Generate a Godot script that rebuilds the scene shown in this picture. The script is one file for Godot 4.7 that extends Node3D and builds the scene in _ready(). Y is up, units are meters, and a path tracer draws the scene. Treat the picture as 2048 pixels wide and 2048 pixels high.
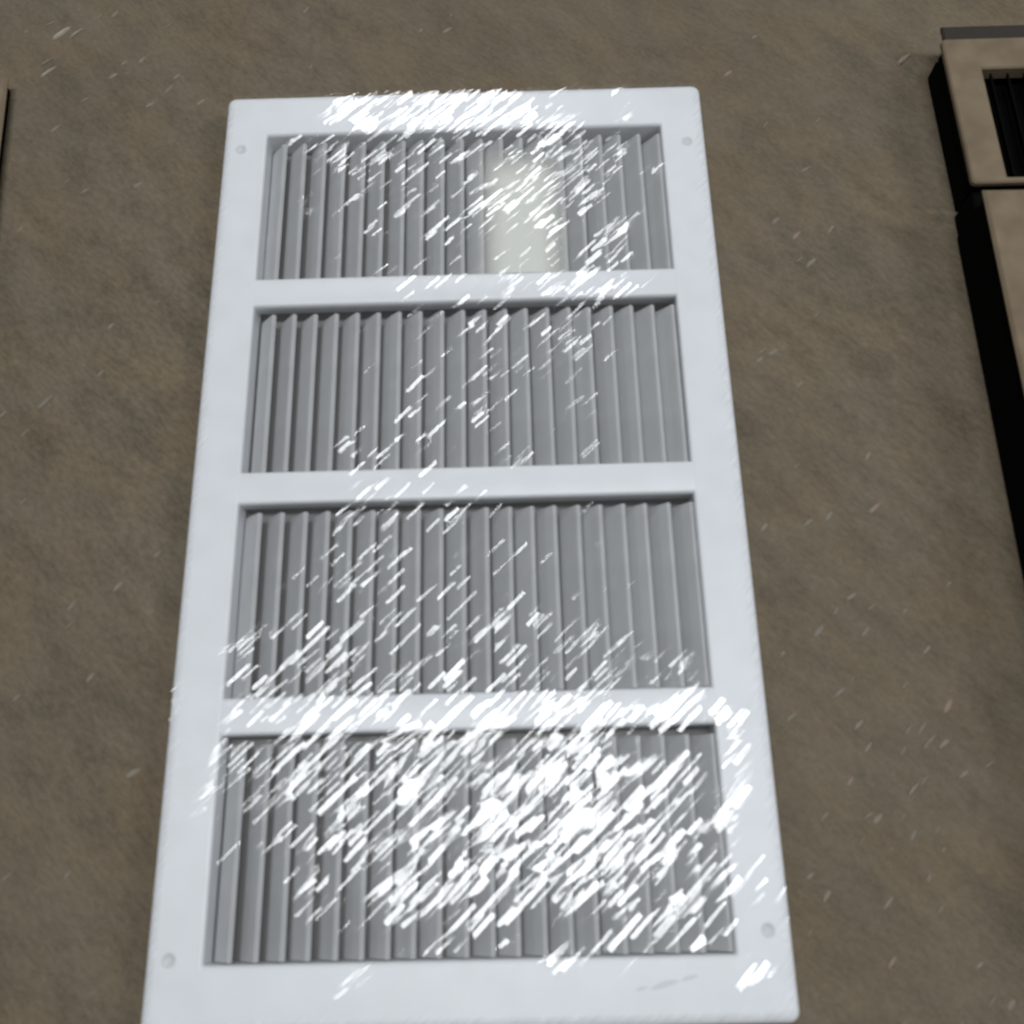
extends Node3D
# A white louvred return-air grille in crumpled clear film, lying on a concrete floor between tan registers.

const FLOOR := -0.022          # the grille's face is at y = 0
const W := 0.298
const H := 0.5294
const BX := 0.0270             # width of the side borders
const BT := 0.0311
const BB := 0.0291
const BAR := 0.0185
var rng := RandomNumberGenerator.new()
var used := {}

# ---------------------------------------------------------------- naming
func numbered(called: String) -> String:
	var n: int = used.get(called, 0)
	used[called] = n + 1
	return called if n == 0 else "%s_%03d" % [called, n]

func tag(o: Node, label := "", category := "", group := "", kind := "") -> Node:
	if label: o.set_meta("label", label)
	if category: o.set_meta("category", category)
	if group: o.set_meta("group", group)
	if kind: o.set_meta("kind", kind)
	return o

func thing(called: String, label: String, category: String, at := Vector3.ZERO, turn := 0.0, group := "") -> Node3D:
	var o := Node3D.new()
	o.name = numbered(called)
	add_child(o)
	o.position = at
	o.rotation.y = turn
	tag(o, label, category, group)
	return o

func obj(called: String, mesh: Mesh, m: Material, parent: Node = self) -> MeshInstance3D:
	var o := MeshInstance3D.new()
	o.name = numbered(called) if parent == self else called
	o.mesh = mesh
	o.material_override = m
	parent.add_child(o, true)
	return o

# ---------------------------------------------------------------- mesh helpers
func st_new() -> SurfaceTool:
	var st := SurfaceTool.new()
	st.begin(Mesh.PRIMITIVE_TRIANGLES)
	return st

func done(st: SurfaceTool) -> ArrayMesh:
	st.generate_normals()
	return st.commit()

func quad(st: SurfaceTool, a: Vector3, b: Vector3, c: Vector3, d: Vector3) -> void:
	for p in [a, b, c, a, c, d]:
		st.set_uv(Vector2(p.x, p.z))
		st.add_vertex(p)

# Sweeps a profile (x along "out", y up; going round clockwise seen along the run) round a list of corner positions.
# loops[i] = the corner ring of profile point i.
func skin(rings: Array, closed_profile: bool, closed_run: bool, smooth := false) -> ArrayMesh:
	var st := st_new()
	st.set_smooth_group(0 if smooth else -1)
	var n := rings.size()
	var m: int = rings[0].size()
	for i in (n if closed_profile else n - 1):
		var a: Array = rings[i]
		var b: Array = rings[(i + 1) % n]
		for k in (m if closed_run else m - 1):
			var l := (k + 1) % m
			quad(st, a[k], b[k], b[l], a[l])
	st.set_smooth_group(-1)
	if not closed_run and closed_profile:
		for k in [0, m - 1]:
			for i in range(1, n - 1):
				var t := [rings[0][k], rings[i][k], rings[i + 1][k]]
				if k == 0: t.reverse()
				for p in t:
					st.set_uv(Vector2(p.x, p.z))
					st.add_vertex(p)
	return done(st)

# A rectangular frame whose section is a list of (inset from the outer edge, height) and whose outer corners are rounded.
func frame_mesh(x0: float, z0: float, x1: float, z1: float, inx: float, inz0: float, inz1: float, section: Array, corner := 0.003) -> ArrayMesh:
	var rings := []
	for s in section:                       # s = (0..1 from outer to inner edge, extra inset in metres, height)
		var t: float = s.x
		var e: float = s.y
		var ax := x0 + t * inx + e
		var bx := x1 - t * inx - e
		var az := z0 + t * inz0 + e
		var bz := z1 - t * inz1 - e
		var r := maxf(corner * (1.0 - t) - e * 0.5, 0.0006)
		var ring := []
		for c in [[bx - r, az + r, -PI / 2], [bx - r, bz - r, 0.0], [ax + r, bz - r, PI / 2], [ax + r, az + r, PI]]:
			for k in 5:
				var g: float = c[2] + k * PI / 8
				ring.append(Vector3(c[0] + r * cos(g), s.z, c[1] + r * sin(g)))
		rings.append(ring)
	rings.reverse()
	return skin(rings, true, true)

# A straight run along z of a closed section in (x, y).
func run_z(section: Array, za: float, zb: float) -> ArrayMesh:
	var rings := []
	for p in section:
		rings.append([Vector3(p.x, p.y, za), Vector3(p.x, p.y, zb)])
	return skin(rings, true, false)

func run_x(section: Array, xa: float, xb: float, smooth := false) -> ArrayMesh:   # section in (z, y)
	var rings := []
	for p in section:
		rings.append([Vector3(xb, p.y, p.x), Vector3(xa, p.y, p.x)])
	return skin(rings, true, false, smooth)

func box_mesh(a: Vector3, b: Vector3, bevel := 0.0006) -> ArrayMesh:
	var e := minf(bevel, (b.y - a.y) * 0.4)
	var rings := []
	for s in [[e, a.y], [0.0, a.y + e], [0.0, b.y - e], [e, b.y]]:
		var i: float = s[0]
		var y: float = s[1]
		rings.append([Vector3(a.x + i, y, a.z + i), Vector3(a.x + i, y, b.z - i), Vector3(b.x - i, y, b.z - i), Vector3(b.x - i, y, a.z + i)])
	var st := st_new()
	st.set_smooth_group(-1)
	for i in 3:
		for k in 4:
			var l := (k + 1) % 4
			quad(st, rings[i][k], rings[i + 1][k], rings[i + 1][l], rings[i][l])
	quad(st, rings[3][0], rings[3][3], rings[3][2], rings[3][1])
	quad(st, rings[0][0], rings[0][1], rings[0][2], rings[0][3])
	return done(st)

# ---------------------------------------------------------------- textures and materials
func noise(seed_: int, freq: float, oct := 4) -> FastNoiseLite:
	var n := FastNoiseLite.new()
	n.seed = seed_
	n.noise_type = FastNoiseLite.TYPE_SIMPLEX_SMOOTH
	n.frequency = freq
	n.fractal_octaves = oct
	return n

func tiled(n: FastNoiseLite, u: float, v: float, size: float, stretch: float, scale := 1.0) -> float:
	# a noise field that repeats every «size», drawn out along one diagonal
	var s := 0.0
	var wx := u / size
	var wy := v / size
	for i in 2:
		for j in 2:
			var x := u - i * size
			var y := v - j * size
			var a := (x + y) * 0.7071 / stretch
			var b := (x - y) * 0.7071
			s += n.get_noise_2d(a * scale, b * scale) * (wx if i else 1.0 - wx) * (wy if j else 1.0 - wy)
	return s

func concrete() -> StandardMaterial3D:
	var size := 1024
	var im := Image.create_empty(size, size, false, Image.FORMAT_RGB8)
	var rough := Image.create_empty(size, size, false, Image.FORMAT_RGB8)
	var broad := noise(3, 0.006, 3)
	var marks := noise(5, 0.026, 3)
	var fine := noise(8, 0.14, 3)
	var hue := noise(11, 0.009, 2)
	var grit := noise(14, 0.085, 2)
	for y in size:
		for x in size:
			var b := tiled(broad, x, y, size, 1.4)
			var m := tiled(marks, x, y, size, 2.6)
			var f := tiled(fine, x, y, size, 2.2)
			var h := tiled(hue, x, y, size, 1.6)
			var k := 1.0 + 0.17 * b + 0.32 * m + 0.28 * f
			k -= 0.5 * maxf(0.0, m - 0.25)                 # darker rubbed marks
			k += 0.55 * maxf(0.0, tiled(grit, x, y, size, 1.8) - 0.40)          # pale grains
			k += 0.14 * rng.randf_range(-1, 1)
			var c := Color(0.147 * (1.0 + 0.05 * h), 0.1175, 0.0805 * (1.0 - 0.08 * h)) * k
			im.set_pixel(x, y, c.linear_to_srgb())
			rough.set_pixel(x, y, Color.from_hsv(0, 0, clampf(0.5 + 0.5 * f + 0.4 * m, 0, 1)))
	var mat := StandardMaterial3D.new()
	mat.albedo_texture = ImageTexture.create_from_image(im)
	mat.heightmap_enabled = true
	mat.heightmap_texture = ImageTexture.create_from_image(rough)
	mat.heightmap_scale = 0.06
	mat.roughness = 0.82
	mat.metallic_specular = 0.35
	mat.uv1_scale = Vector3(1.9, 1.9, 1.9)
	mat.uv1_offset = Vector3(0.31, 0.17, 0)
	return mat

func enamel(c: Color, rough := 0.42, uneven := 0.05, seed_ := 21) -> StandardMaterial3D:
	# painted sheet metal: faint unevenness in tone and a light orange peel
	var size := 256
	var im := Image.create_empty(size, size, false, Image.FORMAT_RGB8)
	var bump := Image.create_empty(size, size, false, Image.FORMAT_RGB8)
	var a := noise(seed_, 0.02, 3)
	var b := noise(seed_ + 1, 0.16, 2)
	for y in size:
		for x in size:
			var k := 1.0 + uneven * tiled(a, x, y, size, 1.0)
			im.set_pixel(x, y, (Color(c.r, c.g, c.b) * k).linear_to_srgb())
			bump.set_pixel(x, y, Color.from_hsv(0, 0, 0.5 + 0.5 * tiled(b, x, y, size, 1.0)))
	var mat := StandardMaterial3D.new()
	mat.albedo_texture = ImageTexture.create_from_image(im)
	mat.heightmap_enabled = true
	mat.heightmap_texture = ImageTexture.create_from_image(bump)
	mat.heightmap_scale = 0.004
	mat.roughness = rough
	mat.uv1_triplanar = true
	mat.uv1_scale = Vector3(7, 7, 7)
	return mat

func plain(c: Color, rough := 0.6) -> StandardMaterial3D:
	var mat := StandardMaterial3D.new()
	mat.albedo_color = c.linear_to_srgb()
	mat.roughness = rough
	return mat

# ---------------------------------------------------------------- lamps
func ceiling_lamp(at: Vector3, size: Vector2, energy: float, label: String) -> void:
	var t := thing("ceiling_lamp", label, "ceiling lamp", at, 0.0, "ceiling lamps above the floor")
	var hx := size.x / 2
	var hz := size.y / 2
	obj("housing", box_mesh(Vector3(-hx - 0.03, 0.012, -hz - 0.03), Vector3(hx + 0.03, 0.07, hz + 0.03), 0.006), plain(Color(0.7, 0.7, 0.7), 0.5), t)
	var glow := plain(Color(0.8, 0.8, 0.8), 0.5)
	glow.emission_enabled = true
	glow.emission = Color(0.97, 0.99, 1.0)
	glow.emission_energy_multiplier = 1.5
	obj("diffuser", box_mesh(Vector3(-hx, 0.002, -hz), Vector3(hx, 0.011, hz), 0.003), glow, t)
	var l := AreaLight3D.new()
	l.name = "lamp_light"
	l.area_size = size
	l.light_energy = energy
	l.light_color = Color(0.975, 0.99, 1.0)
	l.area_range = 12.0
	l.shadow_enabled = true
	t.add_child(l, true)
	l.position = Vector3(0, -0.004, 0)
	l.rotation_degrees.x = -90.0

# ---------------------------------------------------------------- the white grille
func white_grille() -> void:
	var t := thing("return_air_grille", "large white metal return air grille with four rows of slats, wrapped in clear film", "air grille")
	var white := enamel(Color(0.735, 0.755, 0.785), 0.38, 0.05)
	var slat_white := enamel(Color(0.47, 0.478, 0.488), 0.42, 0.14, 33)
	var dark := plain(Color(0.60, 0.61, 0.63), 0.5)
	# frame: turned-down rim, rounded face edge, flat border, lip turned down to the slats
	var sec := [Vector3(0, 0.0, -0.0080), Vector3(0, 0.0, -0.0040), Vector3(0, 0.0005, -0.0022), Vector3(0, 0.0017, -0.0009), Vector3(0, 0.0034, -0.0002), Vector3(0, 0.0050, 0.0),
		Vector3(1, -0.0018, 0.0), Vector3(1, -0.0010, -0.0002), Vector3(1, -0.0003, -0.0009), Vector3(1, 0.0, -0.0020), Vector3(1, 0.0, -0.0150),
		Vector3(1, -0.0010, -0.0150), Vector3(1, -0.0010, -0.0040), Vector3(0, 0.0050, -0.0020), Vector3(0, 0.0010, -0.0046), Vector3(0, 0.0010, -0.0080)]
	var fm := frame_mesh(-W / 2, -H / 2, W / 2, H / 2, BX, BT, BB, sec, 0.005)
	var csg := CSGMesh3D.new()
	csg.name = "frame"
	csg.mesh = fm
	csg.material = white
	t.add_child(csg, true)
	var spots := [Vector2(-0.1375, -0.2233), Vector2(0.1375, -0.2200), Vector2(0.1378, 0.2259), Vector2(-0.1378, 0.2330)]
	for s in spots:
		var hole := CSGCylinder3D.new()
		hole.name = "screw_cut"
		hole.operation = CSGShape3D.OPERATION_SUBTRACTION
		hole.radius = 0.0024
		hole.height = 0.01
		hole.sides = 20
		hole.material = white
		csg.add_child(hole, true)
		hole.position = Vector3(s.x, 0, s.y)
	# countersunk cups in the screw holes
	for s in spots:
		var st := st_new()
		st.set_smooth_group(0)
		var prof := [Vector2(0.0034, 0.0001), Vector2(0.0027, 0.00025), Vector2(0.0021, -0.0004), Vector2(0.0010, -0.0006), Vector2(0.0001, -0.0006)]
		for i in 4:
			for k in 20:
				var a := k * TAU / 20
				var b := (k + 1) * TAU / 20
				var p: Vector2 = prof[i]
				var q: Vector2 = prof[i + 1]
				quad(st, Vector3(cos(a) * p.x, p.y, sin(a) * p.x), Vector3(cos(b) * p.x, p.y, sin(b) * p.x), Vector3(cos(b) * q.x, q.y, sin(b) * q.x), Vector3(cos(a) * q.x, q.y, sin(a) * q.x))
		var cup := obj("screw_hole", done(st), dark, t)
		cup.position = Vector3(s.x, 0.0, s.y)
	# a faint grey rub on the near border
	var rub := StandardMaterial3D.new()
	rub.transparency = BaseMaterial3D.TRANSPARENCY_ALPHA
	rub.albedo_color = Color(0.42, 0.42, 0.44, 0.10)
	rub.roughness = 0.7
	for e in [[0.0885, 0.2475, 0.013, 0.0028], [0.1000, 0.2450, 0.008, 0.0020], [0.0780, 0.2490, 0.006, 0.0016]]:
		var su := st_new()
		su.set_smooth_group(0)
		for k in 14:
			var a := k * TAU / 14
			var b := (k + 1) * TAU / 14
			for p in [Vector3.ZERO, Vector3(cos(a) * e[2] * 0.5 * (1.0 + 0.2 * sin(3 * a)), 0, sin(a) * e[3] * 0.5), Vector3(cos(b) * e[2] * 0.5 * (1.0 + 0.2 * sin(3 * b)), 0, sin(b) * e[3] * 0.5)]:
				su.set_uv(Vector2(p.x, p.z))
				su.add_vertex(p)
		var mark := obj("scuff_mark", done(su), rub, t)
		mark.position = Vector3(e[0], 0.0003, e[1])
		mark.rotation.y = 0.25
	# collar behind the face: four walls down to the floor
	var x0 := -W / 2 + BX
	var z0 := -H / 2 + BT
	var z1 := H / 2 - BB
	var csec := [Vector3(0, -0.0034, -0.0028), Vector3(0, -0.0022, -0.0028), Vector3(0, -0.0022, FLOOR + 0.001), Vector3(0, -0.0034, FLOOR + 0.001)]
	obj("collar", frame_mesh(x0, z0, -x0, z1, 0.0, 0.0, 0.0, csec, 0.0012), white, t)
	# added dark grey plate that gives the gaps their shaded tone
	obj("gap_shade_plate", box_mesh(Vector3(x0 - 0.001, FLOOR + 0.0008, z0 - 0.001), Vector3(-x0 + 0.001, FLOOR + 0.0022, z1 + 0.001)), plain(Color(0.17, 0.168, 0.163), 0.8), t)
	# cross bars
	var rowh := (H - BT - BB - 3 * BAR) / 4
	for i in 3:
		var za := z0 + rowh * (i + 1) + BAR * i
		var zb := za + BAR
		var s2 := [Vector2(za, -0.0090), Vector2(za, -0.0022), Vector2(za + 0.0003, -0.0010), Vector2(za + 0.0010, -0.0003), Vector2(za + 0.0018, -0.0001), Vector2(zb - 0.0018, -0.0001), Vector2(zb - 0.0010, -0.0003), Vector2(zb - 0.0003, -0.0010), Vector2(zb, -0.0022), Vector2(zb, -0.0090),
			Vector2(zb - 0.001, -0.0090), Vector2(zb - 0.001, -0.0044), Vector2(za + 0.001, -0.0044), Vector2(za + 0.001, -0.0090)]
		obj("cross_bar", run_x(s2, x0 - 0.0014, -x0 + 0.0014, true), white, t)
	# slats: 20 in each of the four rows
	var n := 20
	var pitch := (W - 2 * BX) / n
	var variants := []
	for v in 5:
		var tip := 0.0003 * rng.randf_range(-1, 1)
		var sag := 0.0003 * rng.randf_range(-1, 1)
		# top lip, bend, slope, bottom hook (x to the left and down)
		var up := [Vector2(0.0056, -0.0036), Vector2(0.0049, -0.0029), Vector2(0.0040, -0.0031), Vector2(0.0030, -0.0040), Vector2(-0.0004, -0.0076 + sag), Vector2(-0.0038, -0.0112), Vector2(-0.0052 + tip, -0.0132)]
		var sec2 := []
		for p in up: sec2.append(p)
		up.reverse()
		for p in up: sec2.append(p + Vector2(0.0005, -0.0006))
		variants.append(run_z(sec2, 0.0, rowh - 0.0050))
	for i in 4:
		var za := z0 + (rowh + BAR) * i
		for k in n:
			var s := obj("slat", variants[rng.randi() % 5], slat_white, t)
			s.position = Vector3(x0 + (k + 0.5) * pitch + rng.randf_range(-0.00025, 0.00025), rng.randf_range(-0.0003, 0.0002), za + 0.0044)
			s.rotation.y = rng.randf_range(-0.0025, 0.0025)
			s.rotation.z = rng.randf_range(-0.04, 0.04)

# ---------------------------------------------------------------- the crumpled film over it
func film_height(x: float, z: float, swell: FastNoiseLite) -> float:
	return 0.0021 + 0.0007 * swell.get_noise_2d(x, z)

func crumple(x: float, z: float) -> float:
	# how crumpled the film is: taut where it lies on the borders, loose over the slats, most of all down the middle and at the near end
	var mid := exp(-pow((x + 0.006) / 0.062, 2.0))
	var near_end := smoothstep(0.06, 0.14, z)
	var loose := lerpf(0.08 + 1.45 * mid, 0.50 - 0.27 * exp(-pow((x - 0.045) / 0.07, 2.0)), near_end)
	var over := smoothstep(-0.004, 0.006, minf(W / 2 - BX - absf(x), minf(z + H / 2 - BT, H / 2 - BB - z)))
	return loose * lerpf(0.22, 1.0, over)

func film() -> void:
	var swell := noise(41, 22.0, 2)
	var hx := W / 2 - 0.0012
	var hz := H / 2 - 0.0012
	var du := Vector2(0.713, -0.701)            # the creases run this way
	var dv := Vector2(0.701, 0.713)
	var st := st_new()
	st.set_smooth_group(-1)
	var v := -0.32
	while v < 0.32:
		var broad := 0.0022 if v > 0.062 else 0.0013
		var wide := 0.00045 + broad * pow(rng.randf(), 2.2)
		var u := -0.34 + rng.randf() * 0.012
		while u < 0.34:
			var long := rng.randf_range(0.007, 0.015)
			var c := du * (u + long / 2) + dv * (v + wide / 2)
			if absf(c.x) < hx and absf(c.y) < hz:
				var k := crumple(c.x, c.y)
				var a := 0.42 * k * pow(rng.randf(), 1.5) * (1.0 if rng.randf() > 0.5 else -1.0)
				var b := 0.20 * k * pow(rng.randf(), 1.5) * (1.0 if rng.randf() > 0.5 else -1.0)
				var q := []
				for e in [[0.0, 0.0], [1.0, 0.0], [1.0, 1.0], [0.0, 1.0]]:
					var p: Vector2 = du * (u + long * e[0]) + dv * (v + wide * e[1])
					var x := clampf(p.x, -hx, hx)
					var z := clampf(p.y, -hz, hz)
					var d := minf(minf(hx - x, hz - z), 0.008) / 0.008
					var h := film_height(x, z, swell) + clampf(a * wide * (e[1] - 0.5) + b * 0.3 * long * (e[0] - 0.5), -0.0009, 0.0009) * d
					q.append(Vector3(x, lerpf(0.0009, h, d), z))
				quad(st, q[0], q[1], q[2], q[3])
			u += long
		v += wide
	var m := StandardMaterial3D.new()
	m.transparency = BaseMaterial3D.TRANSPARENCY_ALPHA
	m.albedo_color = Color(1, 1, 1, 0.03)
	m.roughness = 0.06
	m.metallic_specular = 0.5
	m.cull_mode = BaseMaterial3D.CULL_DISABLED
	var o := obj("plastic_film", done(st), m)
	tag(o, "clear crumpled plastic film glinting over the white grille", "plastic film")

func reflection_patch() -> void:
	# a pale reflection painted as a translucent sheet, faded out at its rim
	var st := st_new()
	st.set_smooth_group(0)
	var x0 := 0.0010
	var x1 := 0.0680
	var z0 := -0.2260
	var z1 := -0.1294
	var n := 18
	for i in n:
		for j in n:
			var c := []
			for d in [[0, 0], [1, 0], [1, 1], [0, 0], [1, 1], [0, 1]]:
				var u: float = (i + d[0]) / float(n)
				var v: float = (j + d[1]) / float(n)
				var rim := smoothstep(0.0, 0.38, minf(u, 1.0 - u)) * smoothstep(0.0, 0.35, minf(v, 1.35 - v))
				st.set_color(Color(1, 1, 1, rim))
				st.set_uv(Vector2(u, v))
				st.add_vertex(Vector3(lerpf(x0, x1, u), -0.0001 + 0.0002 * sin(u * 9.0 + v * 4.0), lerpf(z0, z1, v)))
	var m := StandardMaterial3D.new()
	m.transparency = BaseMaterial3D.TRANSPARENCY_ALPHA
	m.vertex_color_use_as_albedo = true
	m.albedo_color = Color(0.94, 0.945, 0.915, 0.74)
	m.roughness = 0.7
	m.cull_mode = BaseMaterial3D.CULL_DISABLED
	var o := obj("reflection_patch", done(st), m)
	tag(o, "pale painted reflection over the top row of slats, right of its middle", "tape")

# ---------------------------------------------------------------- tan registers beside it
func register(called: String, label: String, at: Vector3, turn: float, size: Vector2, height: float, border: float, slotted: bool, tan_: Material, black: Material, behind := 0.0) -> void:
	# at = the near-left-top corner on the floor; x to the right, z towards the camera
	var t := thing(called, label, "floor register", at, turn, "")
	var w := size.x
	var d := size.y
	var y := height
	obj("body", box_mesh(Vector3(0.003, 0.0005, 0.002), Vector3(w - 0.003, y - 0.004 if not slotted else y - 0.016, d - 0.003), 0.001), black, t)
	if not slotted and behind > 0.0:
		obj("light_stop", box_mesh(Vector3(0.004, 0.0004, -behind), Vector3(w - 0.004, 0.026, 0.0018), 0.001), black, t)  # added filler that stops light leaking through to the floor
	if slotted:
		var sec := [Vector3(0, 0.0, y - 0.0035), Vector3(0, 0.0, y - 0.001), Vector3(0, 0.001, y), Vector3(1, -0.001, y), Vector3(1, 0, y - 0.001), Vector3(1, 0, y - 0.009), Vector3(1, -0.001, y - 0.009), Vector3(1, -0.001, y - 0.0035)]
		obj("frame", frame_mesh(0, 0, w, d, border, border * 1.15, 0.004, sec, 0.003), tan_, t)
		# dark flange that stands out behind the frame
		obj("back_flange", box_mesh(Vector3(0.004, y - 0.0075, -behind), Vector3(w - 0.004, y - 0.0038, 0.004), 0.001), plain(Color(0.030, 0.024, 0.019), 0.9), t)
		# side skirts under the frame
		var s2 := [Vector3(0, 0.0028, y - 0.0036), Vector3(0, 0.0045, y - 0.0036), Vector3(0, 0.0045, y - 0.0142), Vector3(0, 0.0028, y - 0.0142)]
		obj("skirt", frame_mesh(0, 0, w, d, 0, 0, 0, s2, 0.002), black, t)
		var k := border + 0.006
		while k < w - border - 0.004:
			var s3 := [Vector2(k, y - 0.004), Vector2(k + 0.0012, y - 0.0036), Vector2(k + 0.0040, y - 0.0116), Vector2(k + 0.0030, y - 0.0120)]
			obj("slat", run_z(s3, border * 1.15 + 0.001, d - 0.006), black, t)
			k += 0.0105
	else:
		obj("lid", box_mesh(Vector3(0, y - 0.0038, 0), Vector3(w, y, d), 0.0018), tan_, t)

# ---------------------------------------------------------------- slivers of debris on the floor
func sliver_mesh(l: float, w: float, h: float) -> ArrayMesh:
	var st := st_new()
	st.set_smooth_group(-1)
	var base := []
	var top := []
	for k in 8:
		var a := k * TAU / 8
		var r := rng.randf_range(0.75, 1.1)
		base.append(Vector3(cos(a) * l / 2 * r, 0, sin(a) * w / 2 * r))
		top.append(Vector3(cos(a) * l / 2 * r * 0.8, h * rng.randf_range(0.7, 1.2), sin(a) * w / 2 * r * 0.65))
	var c := Vector3(0, h * 1.15, 0)
	for k in 8:
		var n := (k + 1) % 8
		quad(st, base[k], base[n], top[n], top[k])
		for p in [top[k], top[n], c]: st.add_vertex(p)
	st.generate_normals()
	var m := st.commit()
	return m

func debris() -> void:
	var tones := [plain(Color(0.23, 0.20, 0.155), 0.9), plain(Color(0.36, 0.315, 0.25), 0.9), plain(Color(0.21, 0.185, 0.148), 0.9), plain(Color(0.26, 0.195, 0.15), 0.9)]
	var shapes := []
	for k in 6: shapes.append(sliver_mesh(1.0, 0.26, 0.13))
	# x, z, length in mm, tone
	var named := [
		["pale curled chip of debris in the far left corner of the floor", -0.2755, -0.3435, 15.0, 1, 0.9],
		["thin pale sliver next to the curled chip in the far left corner", -0.2650, -0.3430, 13.0, 1, 0.35],
		["two-pronged pale splinter on the floor off the grille's far left corner", -0.2790, -0.3105, 14.0, 1, 0.45],
		["grey fleck on the floor above the two-pronged splinter", -0.2820, -0.3190, 10.0, 2, 0.7],
		["pinkish chip lying against the far corner of the tan slotted register", 0.2905, -0.3000, 16.0, 3, 0.75],
		["thin bright splinter lone on the floor left of the grille", -0.2715, -0.0560, 11.0, 1, 0.25],
		["broad grey fleck on the floor left of the grille's second cross bar", -0.2470, -0.0640, 13.0, 2, 0.8],
		["pinkish round crumb on the floor right of the grille's lowest row", 0.1995, 0.1320, 9.0, 3, 0.9],
		["pale crumb pair on the floor off the grille's near right corner", 0.1995, 0.2430, 9.0, 3, 0.8],
		["thin pale splinter right of the grille's lowest row of slats", 0.2225, 0.1640, 11.0, 1, 0.3],
	]
	for e in named:
		var o := obj("debris_chip", shapes[rng.randi() % 6], tones[e[4]])
		tag(o, e[0], "debris")
		o.position = Vector3(e[1], FLOOR + 0.0002, e[2])
		o.rotation.y = deg_to_rad(45.0 + rng.randf_range(-6, 6))
		o.scale = Vector3(e[3], e[3] * 0.6, e[3] * e[5] * 1.3) * 0.001
	# smaller flecks: words for their tone, side and the row of slats they lie beside
	var words := ["beige", "pale", "grey", "pinkish"]
	var zones := [["right", 34, 0.162, 0.27, -0.30, 0.27], ["right", 34, 0.165, 0.255, 0.06, 0.275], ["left", 30, -0.31, -0.17, -0.36, 0.26], ["left", 12, -0.29, -0.17, -0.37, -0.27], ["left", 1, -0.30, -0.165, -0.30, 0.26], ["far", 12, -0.20, 0.26, -0.36, -0.285]]
	for zn in zones:
		for k in zn[1]:
			var tone: int = [0, 2, 0, 3, 0, 2][rng.randi() % 6]
			var l := rng.randf_range(4.0, 10.0)
			var thick := rng.randf_range(0.5, 1.6)
			var o := obj("debris_fleck", shapes[rng.randi() % 6], tones[tone])
			o.position = Vector3(rng.randf_range(zn[2], zn[3]), FLOOR + 0.0001, rng.randf_range(zn[4], zn[5]))
			if o.position.x > 0.24 and o.position.z < 0.05: o.position.x -= 0.06
			o.rotation.y = deg_to_rad(45.0 + rng.randf_range(-14, 14))
			o.scale = Vector3(l, l * 0.45, l * thick) * 0.001
			var row := clampi(int((o.position.z + H / 2) / (H / 4)), 0, 3)
			var near_ := absf(absf(o.position.x) - W / 2) < 0.045
			var where: String = "beyond the %s end of the grille" % ["left" if o.position.x < -0.05 else ("right" if o.position.x > 0.1 else "middle")]
			if zn[0] != "far":
				where = "%s %s of the grille's %s row" % ["just" if near_ else "well", zn[0], ["top", "second", "third", "lowest"][row]]
			tag(o, "%s %s %s fleck on the floor %s" % ["small" if l < 7.0 else "longer", "broad" if thick > 1.05 else "thin", words[tone], where], "debris", "flecks of debris on the floor")

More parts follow.
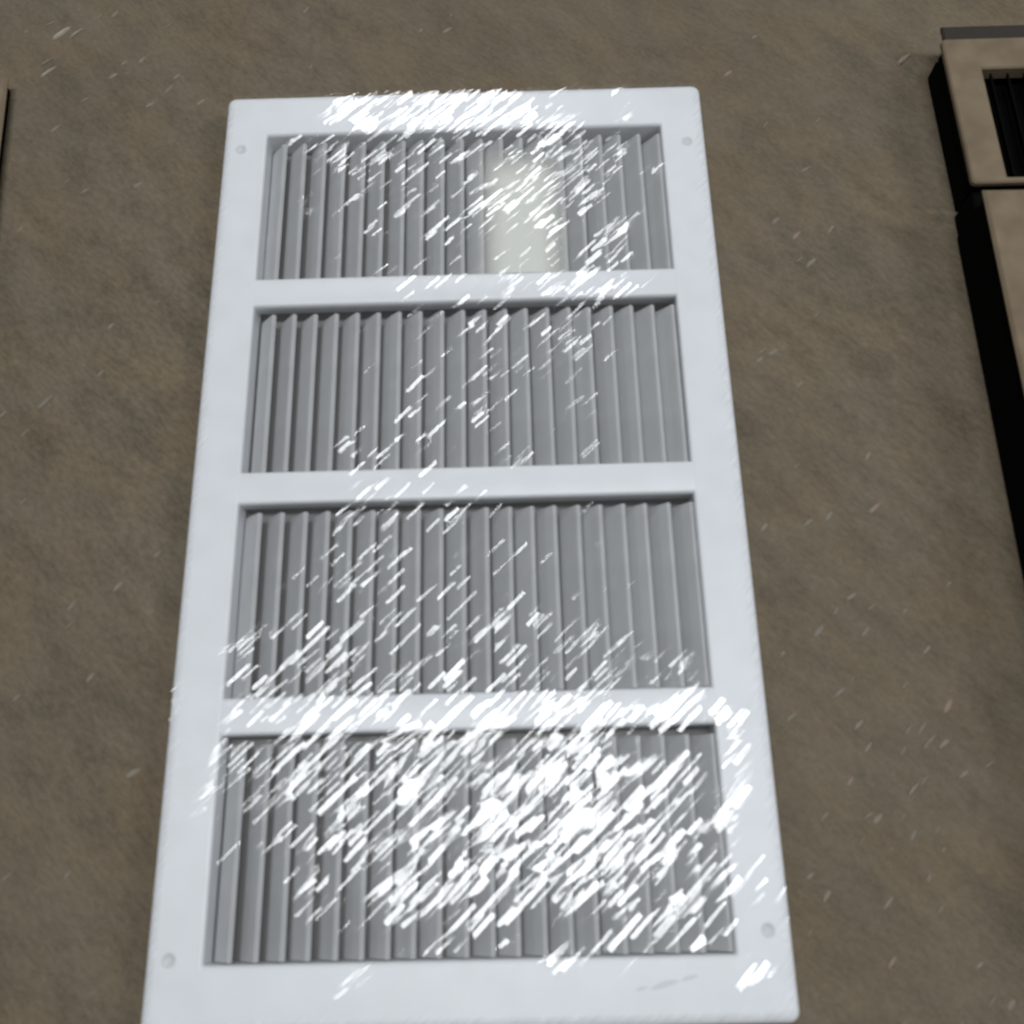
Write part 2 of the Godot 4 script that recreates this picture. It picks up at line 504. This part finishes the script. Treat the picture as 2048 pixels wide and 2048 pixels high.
# ---------------------------------------------------------------- the scene
func _ready() -> void:
	rng.seed = 20240611
	# camera
	var cam := Camera3D.new()
	cam.name = "camera"
	add_child(cam)
	cam.transform = Transform3D(Basis(Vector3(0.99965, -0.01485, 0.02189), Vector3(0.0256, 0.33492, -0.9419), Vector3(0.00666, 0.94213, 0.33518)).orthonormalized(), Vector3(0.027965, 0.483044, 0.190686))
	cam.near = 0.01
	cam.far = 60.0
	var lens := CameraAttributesPhysical.new()     # hand-held and not quite in focus
	lens.frustum_focal_length = 22.569
	lens.frustum_focus_distance = 1.2
	lens.frustum_near = 0.01
	lens.frustum_far = 60.0
	lens.exposure_aperture = 7.5
	cam.attributes = lens
	cam.fov = 56.0
	cam.current = true
	# surroundings: the dim even light of a large interior
	var env := Environment.new()
	env.background_mode = Environment.BG_COLOR
	env.background_color = Color(0.60, 0.60, 0.60)
	env.background_energy_multiplier = 0.40
	env.tonemap_mode = Environment.TONE_MAPPER_LINEAR
	env.tonemap_exposure = 0.79
	env.sdfgi_enabled = true
	env.ssao_enabled = true
	env.ssil_enabled = true
	var we := WorldEnvironment.new()
	we.name = "surroundings"
	we.environment = env
	add_child(we)
	ceiling_lamp(Vector3(0.0, 2.4, 0.06), Vector2(1.3, 0.30), 3.9, "long ceiling lamp straight above the white grille")
	ceiling_lamp(Vector3(-0.12, 2.4, -2.30), Vector2(0.75, 0.50), 3.2, "shorter ceiling lamp farther back above the floor")

	ceiling_lamp(Vector3(2.3, 2.4, 0.25), Vector2(1.2, 0.30), 3.6, "added unseen lamp off to the right, lighting frame more than slats")  # added lamp, lights the frame more than the slats

	# floor
	var st := st_new()
	st.set_smooth_group(0)
	quad(st, Vector3(-4, FLOOR, -4), Vector3(4, FLOOR, -4), Vector3(4, FLOOR, 4), Vector3(-4, FLOOR, 4))

	tag(obj("floor", done(st), concrete()), "brown-grey concrete floor", "", "", "structure")

	white_grille()
	reflection_patch()
	film()

	var tan_ := enamel(Color(0.195, 0.150, 0.100), 0.6, 0.35, 51)
	tan_.metallic_specular = 0.3
	var black := plain(Color(0.003, 0.003, 0.003), 0.95)
	black.metallic_specular = 0.15
	register("tan_register", "tan slotted floor register with black slats at the far right", Vector3(0.3005, FLOOR, -0.2850), 0.0, Vector2(0.30, 0.1092), 0.032, 0.0210, true, tan_, black, 0.014)
	register("tan_box", "plain tan topped box with black sides below the slotted register", Vector3(0.2980, FLOOR, -0.1615), -0.012, Vector2(0.30, 0.40), 0.045, 0.02, false, tan_, black, 0.0130)
	register("tan_cover", "thin tan cover just showing at the far left edge", Vector3(-0.5985, FLOOR, -0.2780), 0.060, Vector2(0.30, 0.30), 0.012, 0.02, false, tan_, black)
	debris()
